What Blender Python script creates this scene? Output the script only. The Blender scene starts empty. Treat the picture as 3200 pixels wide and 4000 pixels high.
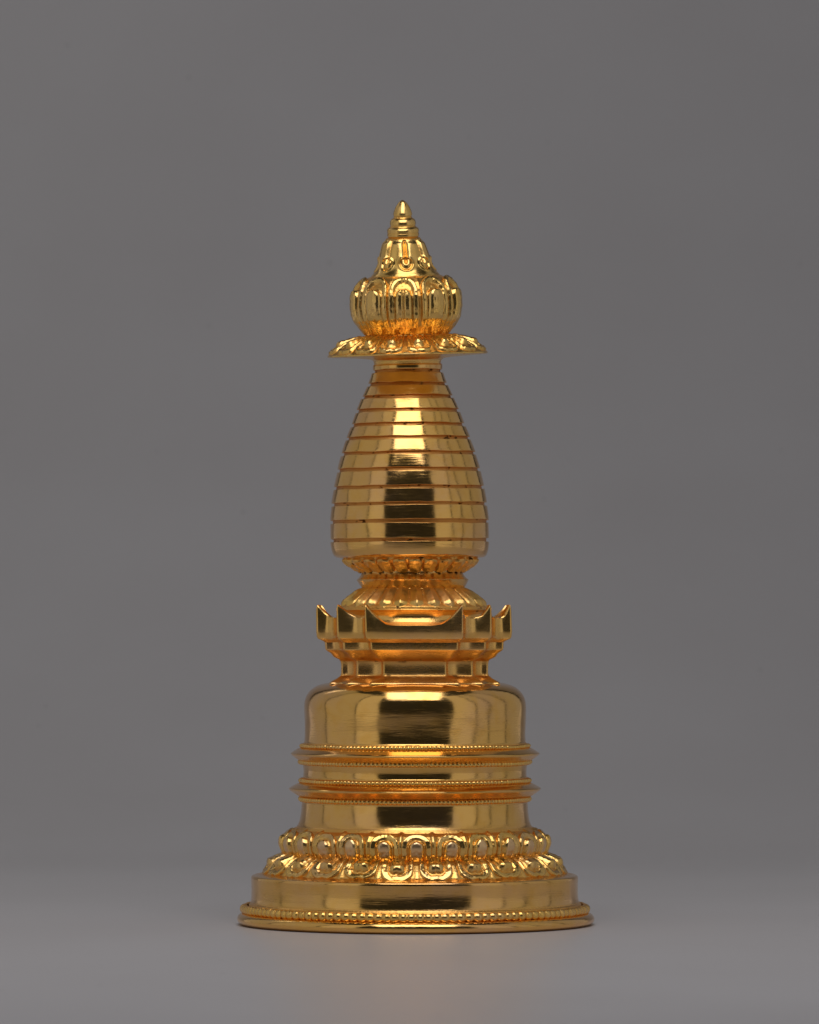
import bpy, math, random
from math import sin, cos, pi, exp, sqrt, radians, atan2
from mathutils import noise, Vector

random.seed(7)
U = 0.0001327            # metres per modelling unit (statue is about 1545 units = 20.5 cm tall)
sc = bpy.context.scene
COL = sc.collection

# ------------------------------------------------------------------ small maths
def clamp(x, a=0.0, b=1.0): return a if x < a else b if x > b else x
def sm(x, a, b):
    t = clamp((x - a) / (b - a)); return t * t * (3 - 2 * t)
def lerp_tab(tab, x):
    if x <= tab[0][0]: return tab[0][1]
    for (x0, y0), (x1, y1) in zip(tab, tab[1:]):
        if x <= x1:
            t = (x - x0) / (x1 - x0); return y0 + (y1 - y0) * t
    return tab[-1][1]
def spline_tab(tab, x):                      # monotone-ish cubic through a table
    n = len(tab)
    if x <= tab[0][0]: return tab[0][1]
    if x >= tab[-1][0]: return tab[-1][1]
    for i in range(n - 1):
        if x <= tab[i + 1][0]: break
    def slope(k):
        if k == 0 or k == n - 1:
            a, b = (0, 1) if k == 0 else (n - 2, n - 1)
            return (tab[b][1] - tab[a][1]) / (tab[b][0] - tab[a][0])
        d0 = (tab[k][1] - tab[k-1][1]) / (tab[k][0] - tab[k-1][0])
        d1 = (tab[k+1][1] - tab[k][1]) / (tab[k+1][0] - tab[k][0])
        return 0.0 if d0 * d1 <= 0 else 2 * d0 * d1 / (d0 + d1)
    (x0, y0), (x1, y1) = tab[i], tab[i + 1]
    h = x1 - x0; t = (x - x0) / h
    m0, m1 = slope(i) * h, slope(i + 1) * h
    return ((2*t**3 - 3*t*t + 1) * y0 + (t**3 - 2*t*t + t) * m0 + (-2*t**3 + 3*t*t) * y1 + (t**3 - t*t) * m1)
def N(x, y, z): return noise.noise(Vector((x, y, z)))

# the hand made statue is not perfectly straight: its axis wanders and leans
AX = [(0, 0), (60, -2.5), (205, -3), (290, -2), (440, -1.5), (600, -3.5), (700, -5), (745, -9), (780, -12.5),
      (850, -13.5), (990, -15.5), (1110, -17.5), (1200, -17.5), (1300, -20.5), (1370, -22), (1450, -27), (1524, -28.5)]
ROLL = [(0, 0), (700, 0.0), (760, 0.006), (1160, 0.012), (1200, 0.029), (1524, 0.03)]
PITCH = [(0, 0), (1165, 0.0), (1200, 0.045), (1300, 0.05), (1380, 0.08), (1450, 0.14), (1524, 0.16)]
def bend(x, y, z):
    zz = z + x * lerp_tab(ROLL, z) + y * lerp_tab(PITCH, z)
    ay = 0.0 if z < 1180 else -(z - 1180) * 0.05
    return ((x + lerp_tab(AX, z)) * U, (y + ay) * U, max(zz, 0.0) * U)
def cyl(r, th, z):       # th = 0 faces the camera (-y)
    return bend(r * sin(th), -r * cos(th), z)

# ------------------------------------------------------------------ materials
def nodes_of(m):
    m.use_nodes = True
    nt = m.node_tree; nt.nodes.clear()
    return nt, nt.nodes.new, nt.links.new

def gold_material(name, base, patina, rough, rough_patina, streak=0.5, pit=0.5, hammer=0.0):
    m = bpy.data.materials.new(name)
    nt, new, link = nodes_of(m)
    out = new('ShaderNodeOutputMaterial'); b = new('ShaderNodeBsdfPrincipled')
    link(b.outputs[0], out.inputs[0])
    b.inputs['Metallic'].default_value = 1.0
    tc = new('ShaderNodeTexCoord')
    def mapped(sx, sy, sz):
        mp = new('ShaderNodeMapping'); mp.inputs['Scale'].default_value = (sx, sy, sz)
        link(tc.outputs['Object'], mp.inputs[0]); return mp.outputs[0]
    def tex(vec, scale, detail=3.0, rgh=0.55):
        t = new('ShaderNodeTexNoise'); t.inputs['Scale'].default_value = scale
        t.inputs['Detail'].default_value = detail; t.inputs['Roughness'].default_value = rgh
        link(vec, t.inputs['Vector']); return t.outputs['Fac']
    def rng(v, a, c, lo=0.0, hi=1.0):
        r = new('ShaderNodeMapRange'); r.inputs[1].default_value = a; r.inputs[2].default_value = c
        r.inputs[3].default_value = lo; r.inputs[4].default_value = hi; link(v, r.inputs[0]); return r.outputs[0]
    def math_(op, a, c):
        n = new('ShaderNodeMath'); n.operation = op
        for k, v in ((0, a), (1, c)):
            if isinstance(v, (int, float)): n.inputs[k].default_value = v
            else: link(v, n.inputs[k])
        return n.outputs[0]
    def mixc(f, a, c):
        n = new('ShaderNodeMix'); n.data_type = 'RGBA'
        link(f, n.inputs[0]) if not isinstance(f, float) else None
        for k, v in ((6, a), (7, c)):
            if isinstance(v, tuple): n.inputs[k].default_value = (*v, 1)
            else: link(v, n.inputs[k])
        return n.outputs[2]
    iso = mapped(1, 1, 1); brushed = mapped(1, 1, 10); brushed2 = mapped(1, 1, 14)
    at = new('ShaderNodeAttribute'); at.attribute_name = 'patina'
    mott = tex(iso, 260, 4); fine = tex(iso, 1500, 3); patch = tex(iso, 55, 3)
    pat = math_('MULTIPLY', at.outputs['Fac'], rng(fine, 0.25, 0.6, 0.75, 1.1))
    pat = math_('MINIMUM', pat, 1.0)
    # burnished gold: slightly paler and rosier worn patches
    rosy = tuple(c * k for c, k in zip(base, (0.93, 0.93, 1.35)))
    c0 = mixc(rng(patch, 0.42, 0.66), base, rosy)
    deep = tuple(c * k for c, k in zip(base, (0.93, 0.85, 0.6)))
    c0 = mixc(rng(mott, 0.5, 0.72, 0.0, 0.6), c0, deep)
    wn = new('ShaderNodeAttribute'); wn.attribute_name = 'worn'
    c0 = mixc(math_('MULTIPLY', wn.outputs['Fac'], rng(fine, 0.2, 0.5, 0.6, 1.0)), c0, (0.88, 0.58, 0.33))
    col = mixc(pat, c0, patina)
    # dark casting pits and dirt lodged in the unburnished grooves
    pitn = tex(mapped(1, 1, 1.6), 430, 2, 0.5)
    pits = math_('MULTIPLY', rng(pitn, 0.62, 0.69), rng(at.outputs['Fac'], 0.55, 0.9, 0.0, pit))
    col = mixc(pits, col, (0.06, 0.026, 0.012))
    link(col, b.inputs['Base Color'])
    st = tex(brushed, 420, 3, 0.65)
    st2 = tex(brushed2, 130, 3, 0.6)
    scr = rng(st2, 0.56, 0.72)                     # patches where the burnisher left coarse strokes
    r0 = math_('ADD', rng(patch, 0.3, 0.7, rough * 0.85, rough * 1.25), math_('MULTIPLY', math_('ADD', rng(st, 0.4, 0.7, 0.0, 0.09), math_('MULTIPLY', scr, 0.10)), streak))
    r0 = math_('ADD', r0, math_('MULTIPLY', wn.outputs['Fac'], 0.12))
    mr = new('ShaderNodeMix'); mr.data_type = 'FLOAT'
    link(pat, mr.inputs[0]); link(r0, mr.inputs[2]); mr.inputs[3].default_value = rough_patina
    rr = math_('ADD', mr.outputs[0], math_('MULTIPLY', pits, 0.5))
    link(rr, b.inputs['Roughness'])
    bu = new('ShaderNodeBump'); bu.inputs['Strength'].default_value = 0.6 * min(streak, 1.0); bu.inputs['Distance'].default_value = 0.00003 * streak
    link(math_('ADD', math_('MULTIPLY', st, math_('ADD', scr, 0.35)), math_('MULTIPLY', st2, 1.2)), bu.inputs['Height'])
    bu2 = new('ShaderNodeBump'); bu2.inputs['Strength'].default_value = 0.5; bu2.inputs['Distance'].default_value = 0.00022
    link(math_('ADD', math_('MULTIPLY', fine, math_('ADD', math_('MULTIPLY', at.outputs['Fac'], 0.8), 0.03)),
               math_('ADD', math_('MULTIPLY', mott, hammer), math_('MULTIPLY', pits, -2.0))), bu2.inputs['Height'])
    link(bu.outputs[0], bu2.inputs['Normal'])
    link(bu2.outputs[0], b.inputs['Normal'])
    return m

BASE = (0.93, 0.535, 0.150); PAT = (0.91, 0.48, 0.115)
M_SMOOTH = gold_material('burnished_gold', BASE, PAT, 0.105, 0.34, streak=0.75, pit=0.15)
M_CARVED = gold_material('carved_gold', (0.96, 0.60, 0.165), (0.92, 0.50, 0.12), 0.19, 0.33, streak=0.2, hammer=0.35)
M_RUSTIC = gold_material('chased_gold', (0.95, 0.58, 0.15), (0.91, 0.49, 0.12), 0.32, 0.38, streak=0.2, hammer=0.8, pit=0.9)

M_SATIN = gold_material('satin_gold', (0.94, 0.555, 0.165), (0.90, 0.45, 0.11), 0.21, 0.36, streak=0.45, hammer=0.35)
M_GROOVE = gold_material('grimy_groove_gold', (0.80, 0.42, 0.12), (0.66, 0.29, 0.07), 0.34, 0.42, streak=0.2, hammer=0.8, pit=0.8)
def paper_material():
    m = bpy.data.materials.new('grey_backdrop_paper')
    nt, new, link = nodes_of(m)
    out = new('ShaderNodeOutputMaterial'); b = new('ShaderNodeBsdfPrincipled'); link(b.outputs[0], out.inputs[0])
    tc = new('ShaderNodeTexCoord')
    n1 = new('ShaderNodeTexNoise'); n1.inputs['Scale'].default_value = 9; n1.inputs['Detail'].default_value = 5
    link(tc.outputs['Object'], n1.inputs[0])
    n2 = new('ShaderNodeTexNoise'); n2.inputs['Scale'].default_value = 900; n2.inputs['Detail'].default_value = 2
    link(tc.outputs['Object'], n2.inputs[0])
    ad = new('ShaderNodeMath'); ad.operation = 'MULTIPLY_ADD'; link(n2.outputs['Fac'], ad.inputs[0]); ad.inputs[1].default_value = 0.35
    link(n1.outputs['Fac'], ad.inputs[2])
    cr = new('ShaderNodeValToRGB'); e = cr.color_ramp.elements
    e[0].position = 0.35; e[0].color = (0.476, 0.447, 0.428, 1); e[1].position = 0.95; e[1].color = (0.514, 0.488, 0.470, 1)
    link(ad.outputs[0], cr.inputs[0])
    # a few specks of dust and scuffs on the sheet
    v = new('ShaderNodeTexVoronoi'); v.inputs['Scale'].default_value = 42; link(tc.outputs['Object'], v.inputs['Vector'])
    lt = new('ShaderNodeMapRange'); lt.inputs[1].default_value = 0.025; lt.inputs[2].default_value = 0.04
    lt.inputs[3].default_value = 0.3; lt.inputs[4].default_value = 0.0; link(v.outputs['Distance'], lt.inputs[0])
    mx = new('ShaderNodeMix'); mx.data_type = 'RGBA'; link(lt.outputs[0], mx.inputs[0]); link(cr.outputs[0], mx.inputs[6])
    mx.inputs[7].default_value = (0.12, 0.11, 0.10, 1)
    link(mx.outputs[2], b.inputs['Base Color'])
    b.inputs['Roughness'].default_value = 0.36
    b.inputs['Specular IOR Level'].default_value = 0.5
    bu = new('ShaderNodeBump'); bu.inputs['Strength'].default_value = 0.12; bu.inputs['Distance'].default_value = 0.0003
    link(n2.outputs['Fac'], bu.inputs['Height']); link(bu.outputs[0], b.inputs['Normal'])
    return m
M_PAPER = paper_material()

# ------------------------------------------------------------------ building helpers
def make_obj(name, verts, faces, pat, mat, parent, smooth=True, worn=None):
    me = bpy.data.meshes.new(name)
    me.from_pydata(verts, [], faces)
    at = me.attributes.new('patina', 'FLOAT', 'POINT')
    at.data.foreach_set('value', pat)
    if worn:
        me.attributes.new('worn', 'FLOAT', 'POINT').data.foreach_set('value', worn)
    if smooth: me.polygons.foreach_set('use_smooth', [True] * len(me.polygons))
    me.materials.append(mat); me.update()
    o = bpy.data.objects.new(name, me); COL.objects.link(o)
    if parent: o.parent = parent
    return o

def rounded(prof, rad=1.2, step=6.0, n=4):
    """prof: (r, z, patina[, rad]) from bottom to top -> dense list (r, z, patina) with rounded corners"""
    P = [(p[0], p[1], p[2] if len(p) > 2 else 0.0, p[3] if len(p) > 3 else rad) for p in prof]
    pts = [P[0][:3]]
    for a, b, c in zip(P, P[1:], P[2:]):
        d0 = math.hypot(a[0]-b[0], a[1]-b[1]); d1 = math.hypot(c[0]-b[0], c[1]-b[1])
        q = min(b[3], 0.45 * d0, 0.45 * d1)
        A = [b[k] + (a[k]-b[k]) * q / d0 for k in (0, 1)]; B = [b[k] + (c[k]-b[k]) * q / d1 for k in (0, 1)]
        for i in range(n + 1):
            t = i / n
            pts.append(tuple((1-t)**2*A[k] + 2*t*(1-t)*b[k] + t*t*B[k] for k in (0, 1)) + (b[2],))
    pts.append(P[-1][:3])
    outp = [pts[0]]
    for a, b in zip(pts, pts[1:]):
        L = math.hypot(a[0]-b[0], a[1]-b[1]); k = max(1, int(L / step))
        for i in range(1, k + 1):
            t = i / k; outp.append(tuple(a[j] + (b[j]-a[j]) * t for j in range(3)))
    return outp

def lathe(name, prof, parent, mat, nseg=240, disp=None, wob=0.35, rad=1.2, step=6.0, seed=0.0, zwob=0.0, wob2=0.0):
    pts = rounded(prof, rad, step)
    V, P, F = [], [], []
    for (r, z, pa) in pts:
        for i in range(nseg):
            th = 2 * pi * i / nseg
            rr, zz, pp = r, z, pa
            if r > 1e-6:
                rr += wob * 1.5 * N(sin(th) * 2.4 + seed, cos(th) * 2.4, z * 0.022 + seed)
                rr += wob2 * N(th * r / 34.0 if th < pi else (th - 2*pi) * r / 34.0, z * 0.028, seed * 7.3)
            if zwob: zz += zwob * N(sin(th) * 3.1 + seed, cos(th) * 3.1, 4.7 + seed)
            if disp:
                dr, dz, dp = disp(th, z, r); rr += dr; zz += dz; pp = clamp(pp + dp)
            V.append(cyl(max(rr, 0.0), th, zz)); P.append(pp)
    n = len(pts)
    for j in range(n - 1):
        for i in range(nseg):
            a = j*nseg + i; b = j*nseg + (i+1) % nseg
            F.append((a, b, b + nseg, a + nseg))
    return make_obj(name, V, F, P, mat, parent)

def bead_ring(parent, r, z, hr, hz, count, mat, deep=0.55, seed=0.0, name='bead_ring'):
    """one rope of beads: a torus whose section swells and shrinks"""
    per = 8; ns = count * per; nc = 9
    V, P, F = [], [], []
    amp = [1 + 0.4 * (random.random() - 0.5) for _ in range(count)]
    sh = [0.45 * (random.random() - 0.5) for _ in range(count)]
    for i in range(ns):
        k = i // per; ph = ((i % per) + 0.5) / per
        ph2 = clamp(ph + sh[k] * ph * (1 - ph) * 2)
        bump = sin(pi * ph2) ** 0.6
        s = (1 - deep) + deep * bump * amp[k]
        th = 2 * pi * (i + 0.5) / ns
        zo = 1.1 * N(sin(th) * 3 + seed, cos(th) * 3, seed)
        for j in range(nc):
            a = -pi * 0.62 + pi * 1.24 * j / (nc - 1)
            V.append(cyl(r + hr * s * cos(a), th, z + zo + hz * (0.35 + 0.65 * s) * sin(a)))
            P.append(clamp(1.0 - 1.15 * bump * max(cos(a), 0) + 0.12))
    for i in range(ns):
        for j in range(nc - 1):
            a = i*nc + j; b = ((i+1) % ns)*nc + j
            F.append((a, b, b + 1, a + 1))
    return make_obj(name, V, F, P, mat, parent)

class Curve:
    """arc length parameterised profile, with the normal pointing outwards (to the right of its direction)"""
    def __init__(s, pts):
        pts = [p[:2] for p in pts]
        s.p = pts; s.l = [0.0]
        for a, b in zip(pts, pts[1:]): s.l.append(s.l[-1] + math.hypot(a[0]-b[0], a[1]-b[1]))
        s.L = s.l[-1]
    def at(s, y):
        def pos(y):
            if y < 0:
                a, b = s.p[0], s.p[1]; t = y / (s.l[1] - s.l[0])
                return a[0] + (b[0]-a[0])*t, a[1] + (b[1]-a[1])*t
            for i in range(len(s.p) - 1):
                if y <= s.l[i+1] or i == len(s.p) - 2:
                    t = (y - s.l[i]) / max(s.l[i+1] - s.l[i], 1e-6)
                    a, b = s.p[i], s.p[i+1]
                    return a[0] + (b[0]-a[0])*t, a[1] + (b[1]-a[1])*t
        r, z = pos(y); a = pos(y - 3); b = pos(y + 3)
        dr, dz = b[0]-a[0], b[1]-a[1]; l = math.hypot(dr, dz) or 1
        return r, z, dz / l, -dr / l

def arch(X, Y, W, L, k=1.0):
    """signed distance-like value to an arch of half width W and length L"""
    yc = L - k * W
    if Y < yc: return abs(X) - W
    return (sqrt((X / W) ** 2 + ((Y - yc) / (k * W)) ** 2) - 1) * W * min(1.0, k)
def dome(x):
    x = clamp(x); return sqrt(max(0.0, 1 - (1 - x) ** 2))

def petal(name, parent, curve, th0, rref, W, L, hfun, sign=1, nx=26, ny=26, y0=-2.0, mat=None, jit=0.0, seed=0.0):
    """sign=+1: outward normal of the curve as built; -1 when the curve runs downwards/outwards on its top side"""
    V, P, F, H, Wn = [], [], [], [], []
    for j in range(ny + 1):
        Y = y0 + (L + 3.0 - y0) * j / ny
        r, z, nr, nz = curve.at(Y)
        for i in range(nx + 1):
            X = (W + 2.0) * (2.0 * i / nx - 1)
            res = hfun(X, Y); h, pa = res[0], res[1]
            Wn.append(res[2] if len(res) > 2 else 0.0)
            h += jit * N(X * 0.16 + seed * 3.1, Y * 0.16, seed)
            V.append(cyl(r + sign * nr * h, th0 + X / rref, z + sign * nz * h)); P.append(clamp(pa)); H.append(h)
    for j in range(ny):
        for i in range(nx):
            a = j*(nx+1) + i
            q = (a, a+1, a+nx+2, a+nx+1)
            if max(H[k] for k in q) < -2.4: continue
            F.append(q if sign > 0 else q[::-1])
    used = sorted({k for f in F for k in f}); mp = {k: i for i, k in enumerate(used)}
    return make_obj(name, [V[k] for k in used], [tuple(mp[k] for k in f) for f in F], [P[k] for k in used], mat or M_CARVED, parent, worn=[Wn[k] for k in used])

# ------------------------------------------------------------------ the statue
stupa = bpy.data.objects.new('stupa_statue', None); COL.objects.link(stupa)
stupa['label'] = 'small gilded stupa statue with ringed spire, lotus petal bands and pointed finial on grey paper'
stupa['category'] = 'statue'

# foot
lathe('foot_rim', [(0, 0.6, 0), (355, 0.6, 0.2), (367, 0.6, 0.2), (374, 5, 0, 3), (376.5, 12, 0, 4), (374, 19, 0, 4), (367, 24, 0, 3), (360, 25.5, 0.5), (354, 26, 1), (345, 30, 1)],
      stupa, M_SMOOTH, nseg=320, wob=0.6, seed=1)
bead_ring(stupa, 358.0, 33.2, 10.6, 10.0, 130, M_CARVED, deep=0.5, seed=2)
lathe('plinth_drum', [(352, 36, 1), (350, 43, 1), (346.5, 46, 0.7), (344.5, 54, 0, 8), (343.3, 75, 0, 10), (344.2, 98, 0), (343.2, 102.5, 0, 2.5), (338, 104.5, 0), (324, 107, 0.5), (316, 110, 1)],
      stupa, M_SMOOTH, nseg=320, wob=0.5, wob2=0.35, seed=3)

# lower lotus: petals hang down
NL = 24; PHL = radians(0.9 + 7.5)
low_prof = [(318, 104, 1), (316, 112, 1), (308, 124, 1), (294, 137, 1), (280, 143, 1), (262, 147, 1)]
def low_disp(th, z, r):
    k = cos((th - PHL) * NL)                 # -1 between petals
    g = exp(-((k + 1) / 0.05)) * sm(z, 106, 110)
    return 3.2 * g, 0, -0.5 * g
low = lathe('lower_lotus', low_prof, stupa, M_CARVED, nseg=480, disp=low_disp, wob=0.5, seed=4)
low_curve = Curve([(268, 145.5), (280, 143), (294, 137), (308, 124), (316, 112), (318.5, 105)])
def h_low(X, Y):
    notch = 4.0 * exp(-(X / 7.0) ** 2)
    so = arch(X, Y + notch, 36, 70, 0.7); s2 = arch(X, Y, 18, 51 - 3 * exp(-(X / 4.5) ** 2), 0.7)
    h = -3.4 + sm(-so, -1.0, 2.5) * 8.5 - sm(-so, 11, 15) * 4.5 - 1.5 * sm(-so, 3, 11)
    c = dome(-s2 / 13); h += c * (9.5 + 5.5 * exp(-((Y - 40) / 9.0) ** 2))
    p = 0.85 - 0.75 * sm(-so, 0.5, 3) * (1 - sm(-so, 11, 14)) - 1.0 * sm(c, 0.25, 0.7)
    return h, p
for i in range(NL):
    kx = random.uniform(.95, 1.05); kh = random.uniform(.86, 1.12)
    petal('lotus_petal', low, low_curve, PHL + 2*pi*i/NL + radians(random.uniform(-.5, .5)), 302, 36, 70, (lambda X, Y, kx=kx, kh=kh: (lambda q: (q[0]*kh if q[0] > 0 else q[0],) + tuple(q[1:]))(h_low(X*kx, Y*(2-kx)))), sign=-1, nx=40, ny=38, jit=0.8, seed=i)

# upper lotus: petals stand up
NU = 25; PHU = radians(1.0)
up_prof = [(262, 143, 1), (268, 147, 1), (273, 158, 1), (276, 172, 1), (273, 184, 1), (264, 194, 1), (254, 200, 1), (246, 203, 1)]
def up_disp(th, z, r):
    k = cos((th - PHU) * NU)
    g = exp(-((k + 1) / 0.09)) * sm(z, 150, 156)
    return 4.5 * g, 1.5 * g, -0.6 * g
upp = lathe('upper_lotus', up_prof, stupa, M_CARVED, nseg=500, disp=up_disp, wob=0.5, seed=5)
up_curve = Curve([(267, 146), (273, 158), (276, 172), (273, 184), (264, 194), (254, 200), (244, 203)])
def h_up(X, Y):
    so = arch(X, Y, 31, 61, 0.95); s2 = arch(X, Y, 15.5, 43, 1.0)
    h = -3.4 + sm(-so, -1.0, 2.5) * 9.0 - sm(-so, 10.5, 14) * 4.0 - 1.5 * sm(-so, 3, 10)
    c = dome(-s2 / 8.5); h += c * (7.0 + 6.5 * clamp(Y / 43))
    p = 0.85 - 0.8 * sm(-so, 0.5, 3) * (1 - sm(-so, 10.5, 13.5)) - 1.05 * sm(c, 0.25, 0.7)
    if Y < 8: p += 0.5 * (1 - Y / 8)
    return h, p, sm(c, 0.75, 1.0) * sm(Y, 5, 14) * 0.8
for i in range(NU):
    kx = random.uniform(.95, 1.05); kh = random.uniform(.86, 1.12)
    petal('lotus_petal', upp, up_curve, PHU + 2*pi*i/NU + radians(random.uniform(-.5, .5)), 280, 31, 61, (lambda X, Y, kx=kx, kh=kh: (lambda q: (q[0]*kh if q[0] > 0 else q[0],) + tuple(q[1:]))(h_up(X*kx, Y*(2-kx)))), nx=38, ny=36, jit=0.7, seed=40 + i)

# stacked drums and mouldings
lathe('lower_drum', [(252, 200, 1), (248.5, 205, 0.9), (244.5, 211, 0.3, 5), (241, 224, 0, 8), (238.7, 240, 0, 8), (237.8, 256, 0), (238.5, 262, 0.8), (236, 268, 1)], stupa, M_SMOOTH, wob2=0.35, seed=6, wob=0.5)
bead_ring(stupa, 238.5, 264.5, 7.5, 6.2, 160, M_CARVED, deep=0.45, seed=7)
def moulding(z0, tip, rin, seed):
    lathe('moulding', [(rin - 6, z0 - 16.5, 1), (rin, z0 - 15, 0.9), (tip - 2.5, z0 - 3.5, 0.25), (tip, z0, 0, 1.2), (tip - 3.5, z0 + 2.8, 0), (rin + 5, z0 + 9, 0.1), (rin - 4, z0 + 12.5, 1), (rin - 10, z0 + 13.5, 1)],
          stupa, M_SMOOTH, wob=0.6, seed=seed, zwob=0.8)
moulding(286, 266, 246, 8)
bead_ring(stupa, 238.5, 303, 7.2, 5.6, 160, M_CARVED, deep=0.5, seed=9)
lathe('middle_drum', [(238, 298, 1), (236.5, 309, 0.9), (235.2, 314, 0, 4), (234.6, 324, 0, 8), (235.8, 333, 0), (236.5, 338, 0.6), (236, 344, 1)], stupa, M_SMOOTH, wob2=0.35, seed=10, wob=0.5)
bead_ring(stupa, 239.5, 342, 7.5, 5.8, 160, M_CARVED, deep=0.42, seed=11)
moulding(360, 262.5, 244, 12)
bead_ring(stupa, 236.5, 376, 7.0, 5.0, 164, M_CARVED, deep=0.5, seed=13)
def catmull(pts, n=5):
    o = []
    for k in range(len(pts) - 1):
        p = [pts[max(k-1, 0)], pts[k], pts[k+1], pts[min(k+2, len(pts)-1)]]
        for i in range(n):
            t = i / n
            o.append(tuple(0.5*(2*p[1][m] + (p[2][m]-p[0][m])*t + (2*p[0][m]-5*p[1][m]+4*p[2][m]-p[3][m])*t*t + (-p[0][m]+3*p[1][m]-3*p[2][m]+p[3][m])*t**3) for m in (0, 1)) + (0.0, 3))
    o.append((*pts[-1], 0.3)); return o
lathe('dome', [(236, 372, 1), (234.5, 380.5, 0.9)] + catmull([(232.8, 385), (232.2, 396), (232.3, 408), (232.9, 424), (233.6, 440), (233.9, 452), (233.4, 463), (231.6, 473), (227.6, 482.5), (221, 491.5), (211.5, 499), (199, 504.5), (183, 508), (165, 509.8)]) + [(120, 511, 1)],
      stupa, M_SMOOTH, seed=14, wob=0.4, step=4, wob2=0.45)

# harmika: a square tier with stepped (redented) corners and horned rail
def plan(a, b, c, fil=44.0):
    """octant symmetric outline, counter clockwise seen from above starting at the front face; returns [(x, y, u, kind)]"""
    pts = []
    RX = min(fil, 0.72 * (b - a)); RY = min(fil, 0.72 * (c - b))
    def seg(p0, p1, n, f0, f1, kd):
        return [((p0[0] + (p1[0]-p0[0])*i/n), (p0[1] + (p1[1]-p0[1])*i/n), f0 + (f1-f0)*i/n, kd) for i in range(n)]
    quarter = []
    for i in range(36):
        t = i / 36; t = 0.5 - 0.5 * cos(pi * t) * (0.75 + 0.25 * abs(cos(pi * t)))
        quarter.append((-a + 2*a*t, -c, t, 'face'))
    def step(x0, y0, x1, y1, rx, ry):   # from outer corner (x0,y0) in to (x0,y1) and out to (x1,y1), rounded inside
        f = 1 - ry / abs(y1 - y0); g = rx / abs(x1 - x0)
        o = seg((x0, y0), (x0, y1 - ry), 5, 1.0, 1 - f, 'step')
        for i in range(11):
            u = i / 11; an = pi/2 * u
            o.append((x0 + rx - rx*cos(an), y1 - ry + ry*sin(an), (1 - f) * (1 - u) ** 2 + g * u ** 2 * 0.6, 'step'))
        return o + seg((x0 + rx, y1), (x1, y1), 6, g * 0.6, 1.0, 'step')
    quarter += step(a, -c, b, -b, RX, RY)
    quarter += step(b, -b, c, -a, RY, RX)
    RR = 6.0
    def soften(x, y):
        for (cx, cy), (ux, uy), (vx, vy) in (((-a, -c), (0, -1), (1, 0)), ((a, -c), (1, 0), (0, 1)), ((b, -b), (1, 0), (0, 1)), ((c, -a), (1, 0), (0, 1))):
            dx, dy = x - cx, y - cy
            if abs(dx) < 1e-6 or abs(dy) < 1e-6:
                si = -(dx*ux + dy*uy); so_ = dx*vx + dy*vy
                if si > 1e-6:
                    if si >= RR or abs(so_) > 1e-6: continue
                    sarc = -si
                elif abs(si) <= 1e-6 and 0 <= so_ < RR: sarc = so_
                else: continue
                t = (sarc + RR) / (2 * RR)
                A = (cx - ux*RR, cy - uy*RR); B = (cx + vx*RR, cy + vy*RR)
                return tuple((1-t)**2*A[m] + 2*t*(1-t)*(cx, cy)[m] + t*t*B[m] for m in (0, 1))
        return x, y
    quarter = [(*soften(x, y), t, kd) for x, y, t, kd in quarter]
    for k in range(4):
        ca, sa = round(cos(k*pi/2)), round(sin(k*pi/2))
        pts += [(x*ca - y*sa, x*sa + y*ca, t, kd) for x, y, t, kd in quarter]
    return pts
NPLAN = 4 * (36 + 2 * 22)
def loop_solid(name, levels, parent, mat, ztop=None, cap=True, bevel=1.3, seed=0.0):
    """levels: (a, b, c, z, patina)"""
    V, P, F = [], [], []
    n = NPLAN
    for lv in levels:
        a, b, c, z, pa = lv[:5]
        for (x, y, t, kd) in plan(a, b, c):
            zz = z(t, kd) if callable(z) else z
            w = 0.8
            x2 = x + w * N(x*0.03 + seed, y*0.03, zz*0.03); y2 = y + w * N(x*0.03, y*0.03 + seed, zz*0.03 + 5)
            V.append(bend(x2, y2, zz + 0.6 * N(x*0.03, y*0.03, seed))); P.append(pa)
    for j in range(len(levels) - 1):
        for i in range(n):
            p = j*n + i; q = j*n + (i+1) % n
            F.append((p, q, q + n, p + n))
    if cap:
        F.append(tuple(range((len(levels)-1)*n, len(levels)*n)))
        F.append(tuple(reversed(range(n))))
    o = make_obj(name, V, F, P, mat, parent)
    o.data.set_sharp_from_angle(angle=radians(32))
    if bevel:
        md = o.modifiers.new('soft_edges', 'BEVEL'); md.width = bevel * U; md.segments = 3
        md.limit_method = 'ANGLE'; md.angle_limit = radians(32); md.use_clamp_overlap = True
        md.harden_normals = False
    return o
harm = loop_solid('square_tier', [(94, 143, 177, 502, 0.6), (95, 145, 179, 507, 0.3), (93, 143, 177, 510.5, 0.2), (76, 130, 163, 518, 0.3), (71, 126, 159, 521, 0.9), (67.5, 122.5, 155.5, 524, 1.0),
                                  (66, 121.5, 154, 530, 0.25), (66, 121.5, 154, 548, 0.25), (67, 122.5, 155.5, 556, 0.95)], stupa, M_SATIN, seed=1.3, bevel=2.2)
loop_solid('stepped_cornice', [(66, 121, 154, 553, 1), (69, 124, 158, 558, 0.9), (78, 134, 169, 563, 0.5), (83, 139, 175, 571, 0.3), (88, 145, 182, 575.5, 0.6), (91, 148, 186, 579, 0.3), (92, 149, 187, 594, 0.25), (91, 148, 186, 600, 0.9)],
           harm, M_SATIN, seed=2.3, bevel=2.2)
def horn(lo, hi, lo2):
    def f(t, kd):
        if kd == 'face':
            d = abs(2*t - 1)
            return lo + (hi - lo) * (0.12 * sm(d, 0.3, 0.8) + 0.88 * max(0, (d - 0.54) / 0.46) ** 1.55)
        return lo2 + (hi - lo2) * (0.2 * t + 0.8 * max(0, (t - 0.12) / 0.88) ** 1.25)
    return f
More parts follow.
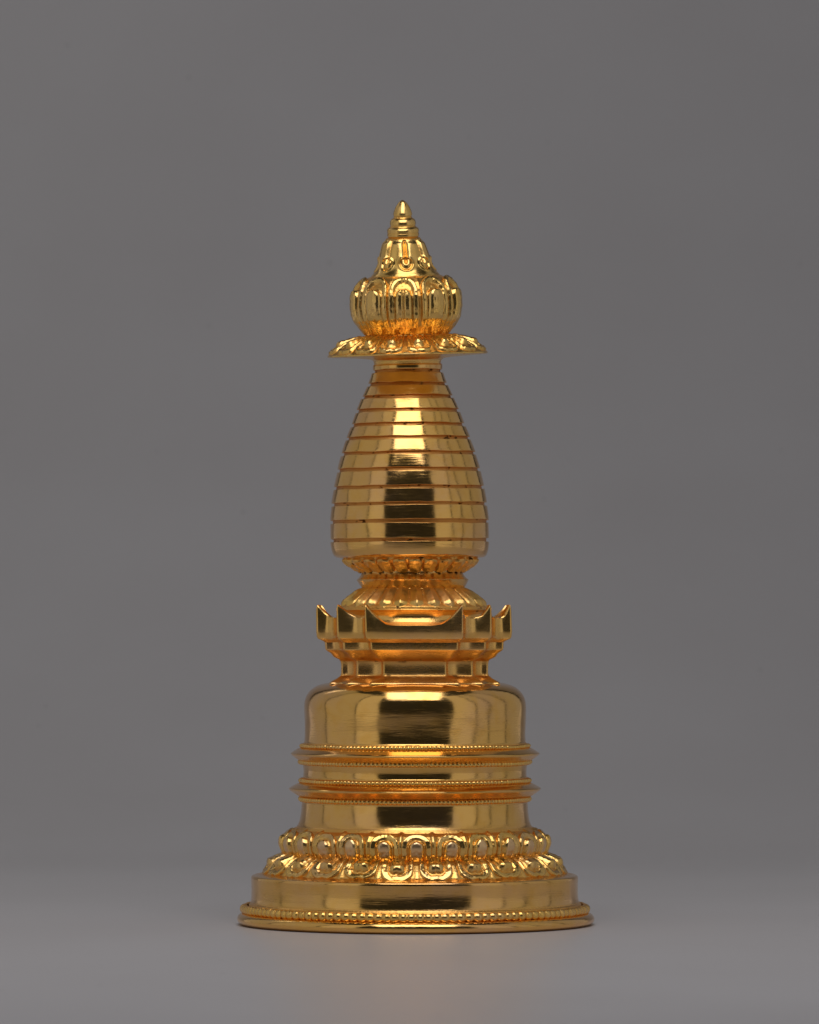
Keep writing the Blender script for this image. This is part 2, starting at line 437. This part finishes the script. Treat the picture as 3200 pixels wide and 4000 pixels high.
def inner(base, k, lo, hi, lo2):
    f = horn(lo, hi, lo2)
    return lambda t, kd: base + (f(t, kd) - base) * k
rail_top = horn(629, 673, 641)
loop_solid('horned_rail', [(92, 149, 187, 594, 0.9), (95, 152.5, 192, 597.5, 0.6), (99.5, 158, 201, 601.5, 0.05), (101.5, 160.5, 203.5, 606, 0), (102, 161, 204.5, 618, 0), (102, 161, 204, inner(629, 0.9, 629, 673, 641), 0.0), (101.2, 160.2, 203, inner(629, 0.975, 629, 673, 641), 0.0),
                           (99.5, 158.2, 200.5, rail_top, 0.0), (97, 155, 196.5, inner(629, 0.97, 629.5, 673, 641), 0.0), (92, 148.5, 188, inner(631, 0.68, 631, 673, 641), 0.4), (85, 139.5, 176, inner(633, 0.2, 632, 673, 641), 0.6), (78, 130, 160, 636, 0.9), (60, 100, 125, 637, 1)],
           harm, M_SATIN, seed=3.3, bevel=0)
lathe('round_collar', [(163, 628, 0.7), (157, 634, 0.5), (151, 642, 0.4, 6), (149, 650, 0.5, 5), (152, 658, 0.9), (156, 662, 1), (150, 668, 1)], harm, M_SMOOTH, seed=15)

# skirt of petals under the neck
NS = 26; PHS = radians(3.0)
skirt = lathe('petal_skirt', [(150, 656, 1), (154, 660, 1), (154, 668, 1), (138, 681, 1), (118, 696, 1), (106, 706, 1), (104, 712, 1)], stupa, M_RUSTIC, wob=0.8, seed=16)
skirt_curve = Curve([(103, 708.5), (118, 696), (138, 681), (153, 669), (157, 662), (157.5, 657)])
def h_skirt(X, Y):
    W = 17.5
    edge = 63 - 4.5 * (abs(X) / W) ** 1.2 * 1.0
    so = max(abs(X) - W, Y - edge)
    h = -3.2 + sm(-so, -0.5, 2.0) * 4.5 + 7.5 * max(0, 1 - abs(X) / W) * sm(Y, -8, 22)
    h -= 3.5 * sm(Y, edge - 11, edge)
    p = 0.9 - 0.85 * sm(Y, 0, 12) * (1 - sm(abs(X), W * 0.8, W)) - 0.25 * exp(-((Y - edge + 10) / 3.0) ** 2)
    return h, p
for i in range(NS):
    petal('skirt_petal', skirt, skirt_curve, PHS + 2*pi*i/NS + radians(random.uniform(-.9, .9)), 151, 17.5, 63, h_skirt, sign=-1, nx=18, ny=22, mat=M_RUSTIC, jit=0.7, seed=90 + i)

lathe('neck_disc', [(100, 702, 1), (107, 708, 0.8), (111, 713, 0.5), (114.5, 719, 0.35), (118.5, 725.5, 0.1, 0.8), (112.5, 730, 0.3), (108, 736, 0.5, 4), (106.5, 742, 0.3, 4), (110, 748, 0.9), (104, 752, 1)], stupa, M_SMOOTH, seed=17, wob=0.8, zwob=0.8)

# small lotus carrying the spire
NK = 24
cup = lathe('spire_lotus', [(104, 744, 1), (111, 749, 1), (121, 755, 1), (131, 761, 1), (136, 768, 1), (136, 776, 1), (120, 778, 1)], stupa, M_RUSTIC, seed=18, wob=0.8)
cup_curve = Curve([(109, 746), (120, 753), (132, 760.5), (138.5, 767), (140, 776)])
def h_cup(X, Y):
    W = 16.5
    so = arch(X, Y, W, 41, 0.6)
    h = -3.2 + sm(-so, -0.5, 3.0) * 7 + 3.0 * max(0, 1 - abs(X) / W)
    return h, 0.9 - 0.7 * sm(-so, 2, 7)
for i in range(NK):
    petal('cup_petal', cup, cup_curve, radians(4) + 2*pi*i/NK + radians(random.uniform(-1.2, 1.2)), 135, 16.5, 41, h_cup, nx=16, ny=18, mat=M_RUSTIC, jit=2.0, seed=140 + i)

# spire of thirteen rings
RT = [(771, 155), (777, 160.5), (788, 164.5), (808, 166.3), (847, 166.8), (883, 163.6), (918, 158.3), (955, 150.5), (990, 141.4), (1022, 130.8), (1050, 120), (1080, 109), (1109, 96.5), (1136, 83.8), (1150, 78), (1166, 73)]
GZ = [808, 847, 883.5, 918.5, 955.5, 990, 1022, 1050.5, 1080.5, 1109, 1136, 1164]
spire = lathe('spire', [(100, 771, 1)] + [(spline_tab(RT, z) - 5.2, z, 1, 8) for z in range(777, 1165, 8)] + [(68.5, 1168, 1), (68.5, 1186, 1)], stupa, M_GROOVE, seed=19, wob=0.5)
def spire_ring(z0, z1, k, bottom=False):
    gap = 3.5
    pts = []
    if bottom:
        pts = [(120, 771.5, 0.9), (148, 771.5, 0.5), (155, 772.5, 0.2, 2.5), (160.5, 776, 0, 3), (163, 782, 0, 4)]
        lo = 788
    else:
        r = spline_tab(RT, z0 + gap)
        pts = [(r - 6.5, z0 + gap - 0.2, 1), (r + 0.3, z0 + gap, 0.35, 0.6)]
        lo = z0 + gap + 3
    hi = z1 - gap
    tilt = random.uniform(-0.35, 0.35); n = 6
    for i in range(n + 1):
        z = lo + (hi - 1.0 - lo) * i / n
        pts.append((spline_tab(RT, z) + 0.5 + tilt * (i / n - 0.5), z, 0.0, 2))
    r = spline_tab(RT, hi)
    pts += [(r + 0.3, hi, 0.3, 0.6), (r - 6.5, hi + 0.3, 1)]
    lathe('spire_ring', pts, spire, M_SMOOTH, wob=0.5, seed=20 + k, zwob=1.5, step=4, rad=0.8, wob2=0.5)
spire_ring(771, GZ[0], 0, bottom=True)
for k, (z0, z1) in enumerate(zip(GZ, GZ[1:])): spire_ring(z0, z1, k + 1)
lathe('spire_ring', [(66, 1165, 1), (72, 1166.5, 0.5), (73.2, 1169, 0.1), (73.2, 1176, 0.1), (72, 1178.5, 0.6), (67, 1179.5, 1)], spire, M_SMOOTH, wob=0.4, seed=40, zwob=1.0)

# parasol
NP = 16; PHP = radians(-1.2 + 11.25)
def par_disp(th, z, r):
    k = cos((th - PHP) * NP)
    g = exp(-((k + 1) / 0.25)) * sm(r, 135, 160) * (1 if z > 1202 else 0)
    return -1.0 * g, 2.5 * g, -0.3 * g
par = lathe('parasol', [(69, 1174, 1), (70.5, 1181, 0.6), (71.5, 1187, 0.3, 3), (76, 1190.5, 0.4, 4), (95, 1193, 0.35, 6), (130, 1195.3, 0.2), (163, 1196.8, 0.2), (168.5, 1198, 0.05, 0.8), (168.8, 1201, 0.1, 0.8), (165, 1203, 0.8), (160, 1206, 1), (146, 1216, 1), (126, 1226, 1), (104, 1233, 1), (88, 1238, 1), (84, 1246, 1)],
            stupa, M_CARVED, nseg=320, disp=par_disp, wob=0.8, seed=41)
par_curve = Curve([(84, 1237.5), (104, 1233), (126, 1226), (146, 1216), (160, 1207), (168, 1200)])
def h_par(X, Y):
    so = arch(X, Y + 2.5 * exp(-(X / 4.0) ** 2), 27, 91, 0.5); s2 = arch(X, Y, 11, 70, 0.9)
    h = -3.2 + sm(-so, -0.8, 3.0) * 9.0 - sm(-so, 7, 11) * 3.5
    c = dome(-s2 / 9); h += c * (7.5 + 3.5 * exp(-((Y - 60) / 9.0) ** 2)) * sm(Y, 2, 20)
    h *= 0.75 + 0.25 * sm(Y, 10, 50)
    p = 0.95 - 0.85 * sm(-so, 0.5, 3.5) * (1 - sm(-so, 6.5, 10)) - 0.9 * sm(c, 0.35, 0.8) * sm(Y, 15, 35)
    return h, p
for i in range(NP):
    petal('parasol_petal', par, par_curve, PHP + 2*pi*i/NP + radians(random.uniform(-.8, .8)), 155, 27, 91, h_par, sign=-1, nx=26, ny=32, jit=1.8, seed=200 + i)

# crown lotus
NC = 10; PHC = radians(-1.8)
crown_prof = [(86, 1240, 1), (92, 1247, 1), (99, 1257, 1), (106, 1276, 1), (109, 1300, 1), (107, 1322, 1), (101, 1340, 1), (92, 1352, 1), (80, 1361, 1), (70, 1365, 1), (64, 1368, 1)]
def crown_disp(th, z, r):
    k = cos((th - PHC) * NC)
    g = exp(-((k + 1) / 0.05)) * sm(z, 1280, 1300)
    return 2.0 * g, 0, 0
crown = lathe('crown_lotus', crown_prof, stupa, M_CARVED, nseg=320, disp=crown_disp, wob=0.6, seed=42)
crown_curve = Curve([(90, 1245), (99, 1257), (106, 1276), (109, 1300), (107, 1322), (101, 1340), (92, 1352), (80, 1361), (66, 1366)])
def h_crown(X, Y, double=0.0):
    so = arch(X, Y, 33, 127, 1.0); s2 = arch(X, Y, 19.5, 97, 0.85)
    h = -3.4 + sm(-so, -1.0, 2.5) * 12.0 - sm(-so, 11, 13.5) * 7.5 - 1.0 * sm(-so, 3, 11)
    c = dome(-s2 / 8); split = double * exp(-(X / 2.6) ** 2)
    h += c * (9.0 + 6.5 * clamp(Y / 97)) - 3.0 * (X / 19.5) ** 2 * c - 5.0 * split * sm(c, 0.3, 0.9) - 2.5 * split * sm(Y, 95, 108) * sm(-so, 1, 4)
    h *= 0.12 + 0.88 * sm(Y, 6, 44)
    p = 0.9 - 0.9 * sm(-so, 0.5, 3) * (1 - sm(-so, 10, 12.5)) - 0.9 * sm(c, 0.2, 0.6) * (1 - 0.6 * split)
    p += 0.35 * (1 - sm(Y, 4, 22))
    return h, p
for i in range(NC):
    petal('crown_petal', crown, crown_curve, PHC + 2*pi*i/NC + radians(random.uniform(-1, 1)), 114, 33, 127, (lambda X, Y, d=(1.0 if i == 0 else 0.0): h_crown(X, Y, d)), nx=34, ny=48, jit=1.1, seed=230 + i)

# bell shaped cap with draped swags
ND = 8; PHD = radians(3.0)
cap_tab = [(1360, 76), (1366, 72), (1378, 62), (1392, 55), (1412, 48.5), (1427, 44), (1440, 38.5), (1446, 33)]
def cap_disp(th, z, r):
    d = ((th - PHD) * ND / (2*pi) + 0.5) % 1.0 - 0.5      # 0 in the groove above each drop
    X = d * 2 * pi / ND * r
    up = sm(z, 1389, 1395)
    groove = exp(-(X / (2.4 + 0.5 * sm(z, 1425, 1438))) ** 2) * up * (1 - sm(z, 1440, 1444))
    flap = (1 - (abs(d) * 2) ** 2.5) * 0
    puff = 3.4 * sm(abs(X), 2, 8) * sm(z, 1388, 1404) * (1 - sm(z, 1433, 1441 - 3 * (abs(d) * 2 - 0.5) ** 2))
    q = math.hypot(X, (z - 1391) * 1.0)
    open_top = 1 - exp(-(X / 5) ** 2) * sm(z, 1393, 1398)
    ring = exp(-((q - 15.0) / 2.0) ** 2) * open_top
    gr = exp(-((q - 11.0) / 1.8) ** 2) * open_top
    knob = exp(-(q / 7.0) ** 2)
    return (-4.6 * groove + puff + 3.0 * ring - 2.2 * gr + 3.2 * knob * (1 - groove), 0, 0.9 * groove + 0.7 * gr + 0.25 * (1 - sm(z, 1366, 1372)))
lathe('bell_cap', [(78, 1358, 1), (73, 1364, 0.8)] + [(spline_tab(cap_tab, z), z, 0.05, 3) for z in range(1368, 1442, 3)] + [(37, 1443, 0.7, 2), (31, 1446.5, 1), (26, 1449, 1)], stupa, M_CARVED, nseg=320, disp=cap_disp, wob=0.4, seed=43, step=2.0)

# finial: stacked rings and a pointed tip
lathe('finial', [(24, 1444, 1), (31, 1446, 0.8), (33.5, 1449, 0.3, 2), (33.2, 1453, 0.5), (32.6, 1455, 0.6), (33.8, 1459, 0.1, 2), (32.8, 1464, 0, 2.5), (27, 1468, 0.7, 1.5), (25.8, 1470, 0.9), (27.3, 1473, 0.2, 2), (27, 1479, 0, 2.5), (24.5, 1483.5, 0.1, 2), (19, 1487, 0.8), (18.2, 1489.5, 0.9),
                 (19.7, 1493, 0.1, 1.5), (19.2, 1497, 0, 2), (16.6, 1505, 0, 4), (12.8, 1512.5, 0, 4), (7.5, 1519.5, 0, 3), (3.2, 1522.8, 0, 2), (0.0, 1523.6, 0)],
      stupa, M_CARVED, nseg=128, wob=0.35, seed=44, rad=1.0, step=2)

# ------------------------------------------------------------------ seamless paper sweep
def sweep():
    half = 0.56; prof = []
    yf, yb, R, top = -0.75, 0.36, 0.60, 1.6
    for i in range(25): prof.append((yf + (yb - yf) * i / 24, 0.0))
    for i in range(1, 33):
        a = pi/2 * i / 32; prof.append((yb + R * sin(a), R - R * cos(a)))
    for i in range(1, 13): prof.append((yb + R, R + (top - R) * i / 12))
    xs = [-half + 2 * half * i / 24 for i in range(25)]
    V = [(x, y, z - 0.00002) for (y, z) in prof for x in xs]; F = []
    for j in range(len(prof) - 1):
        for i in range(24):
            a = j*25 + i; F.append((a, a+1, a+26, a+25))
    o = make_obj('backdrop', V, F, [0.0] * len(V), M_PAPER, None)
    o['kind'] = 'structure'; o['label'] = 'seamless grey paper sweep under and behind the gilded statue'
    o['category'] = 'backdrop'
    return o
sweep()

# ------------------------------------------------------------------ studio lamps, plus an added backdrop fill
def area(name, loc, target, sx, sy, radiance, color=(1, 1, 1), up=(0, 0, 1)):
    L = bpy.data.lights.new(name, 'AREA'); L.shape = 'RECTANGLE'; L.size = sx; L.size_y = sy
    L.energy = radiance * pi * sx * sy; L.color = color
    o = bpy.data.objects.new(name, L); COL.objects.link(o)
    d = (Vector(target) - Vector(loc)).normalized()
    zax = -d; upv = Vector(up)
    xax = upv.cross(zax).normalized(); yax = zax.cross(xax)
    from mathutils import Matrix
    o.matrix_world = Matrix(((xax.x, yax.x, zax.x, loc[0]), (xax.y, yax.y, zax.y, loc[1]), (xax.z, yax.z, zax.z, loc[2]), (0, 0, 0, 1)))
    return o
def wall_panel(name, az0, az1, dist0, dist1, z0, z1, radiance, color=(1, 1, 1)):
    """a flat softbox between two azimuths (degrees from the camera direction, positive to the right)"""
    p0 = Vector((dist0 * sin(radians(az0)), -dist0 * cos(radians(az0)), 0)); p1 = Vector((dist1 * sin(radians(az1)), -dist1 * cos(radians(az1)), 0))
    c = (p0 + p1) / 2; w = (p1 - p0).length; t = (p1 - p0).normalized()
    n = Vector((-t.y, t.x, 0))
    if n.dot(-c) < 0: n = -n
    zc = (z0 + z1) / 2
    return area(name, (c.x, c.y, zc), (c.x + n.x, c.y + n.y, zc), w, z1 - z0, radiance, color)
PR = 0.285
for s, tag_ in ((-1, 'left'), (1, 'right')):
    k = 1.04 if s < 0 else 0.97
    wall_panel('side_softbox', s * 37, s * 62, 0.50, 0.50, 0.003, 0.80, PR * k * 1.35)
    wall_panel('side_softbox', s * 64, s * (103 if s < 0 else 80), 0.50, 0.50, 0.003, 0.80, PR * k * (0.97 if s < 0 else 1.08))
    if s > 0: wall_panel('side_softbox', s * 82, s * 105, 0.50, 0.50, 0.003, 0.80, PR * k * 0.95)
    wall_panel('side_softbox', s * (105 if s < 0 else 107), s * 141, 0.50, 0.52, 0.003, 0.80, PR * k * 0.78)
area('key_softbox', (0.0, -0.321, 0.793), (0.0, 0.099, 0.413), 0.58, 0.77, 2.5, (0.97, 0.98, 1.07), up=(0, 1, 0))

area('added_backdrop_fill', (-0.42, 0.45, 0.62), (-0.06, 0.96, 0.26), 0.25, 0.35, 0.95)  # added unseen fill: lifts the backdrop, more so towards the left
w = bpy.data.worlds.new('World'); sc.world = w; w.use_nodes = True
bg = w.node_tree.nodes['Background']; bg.inputs[0].default_value = (0.9, 0.95, 1.0, 1); bg.inputs[1].default_value = 0.022

# ------------------------------------------------------------------ camera
cam = bpy.data.cameras.new('Camera'); co = bpy.data.objects.new('Camera', cam); COL.objects.link(co)
FPX = 21000.0
D = FPX * U / 1.855
co.location = (-13.5 * U, -D, 652 * U); co.rotation_euler = (pi/2, 0, 0)
cam.sensor_fit = 'VERTICAL'; cam.sensor_height = 36.0; cam.lens = FPX / 4000 * 36
cam.shift_y = 216 * 1.855 / 4000
cam.clip_start = 0.05; cam.clip_end = 50
cam.dof.use_dof = True; cam.dof.focus_distance = D - 0.03; cam.dof.aperture_fstop = 40
sc.camera = co

sc.view_settings.view_transform = 'Standard'; sc.view_settings.look = 'None'
sc.view_settings.exposure = 0; sc.view_settings.gamma = 1
sc.cycles.use_denoising = True; sc.cycles.denoiser = 'OPENIMAGEDENOISE'
sc.cycles.max_bounces = 12; sc.cycles.glossy_bounces = 8
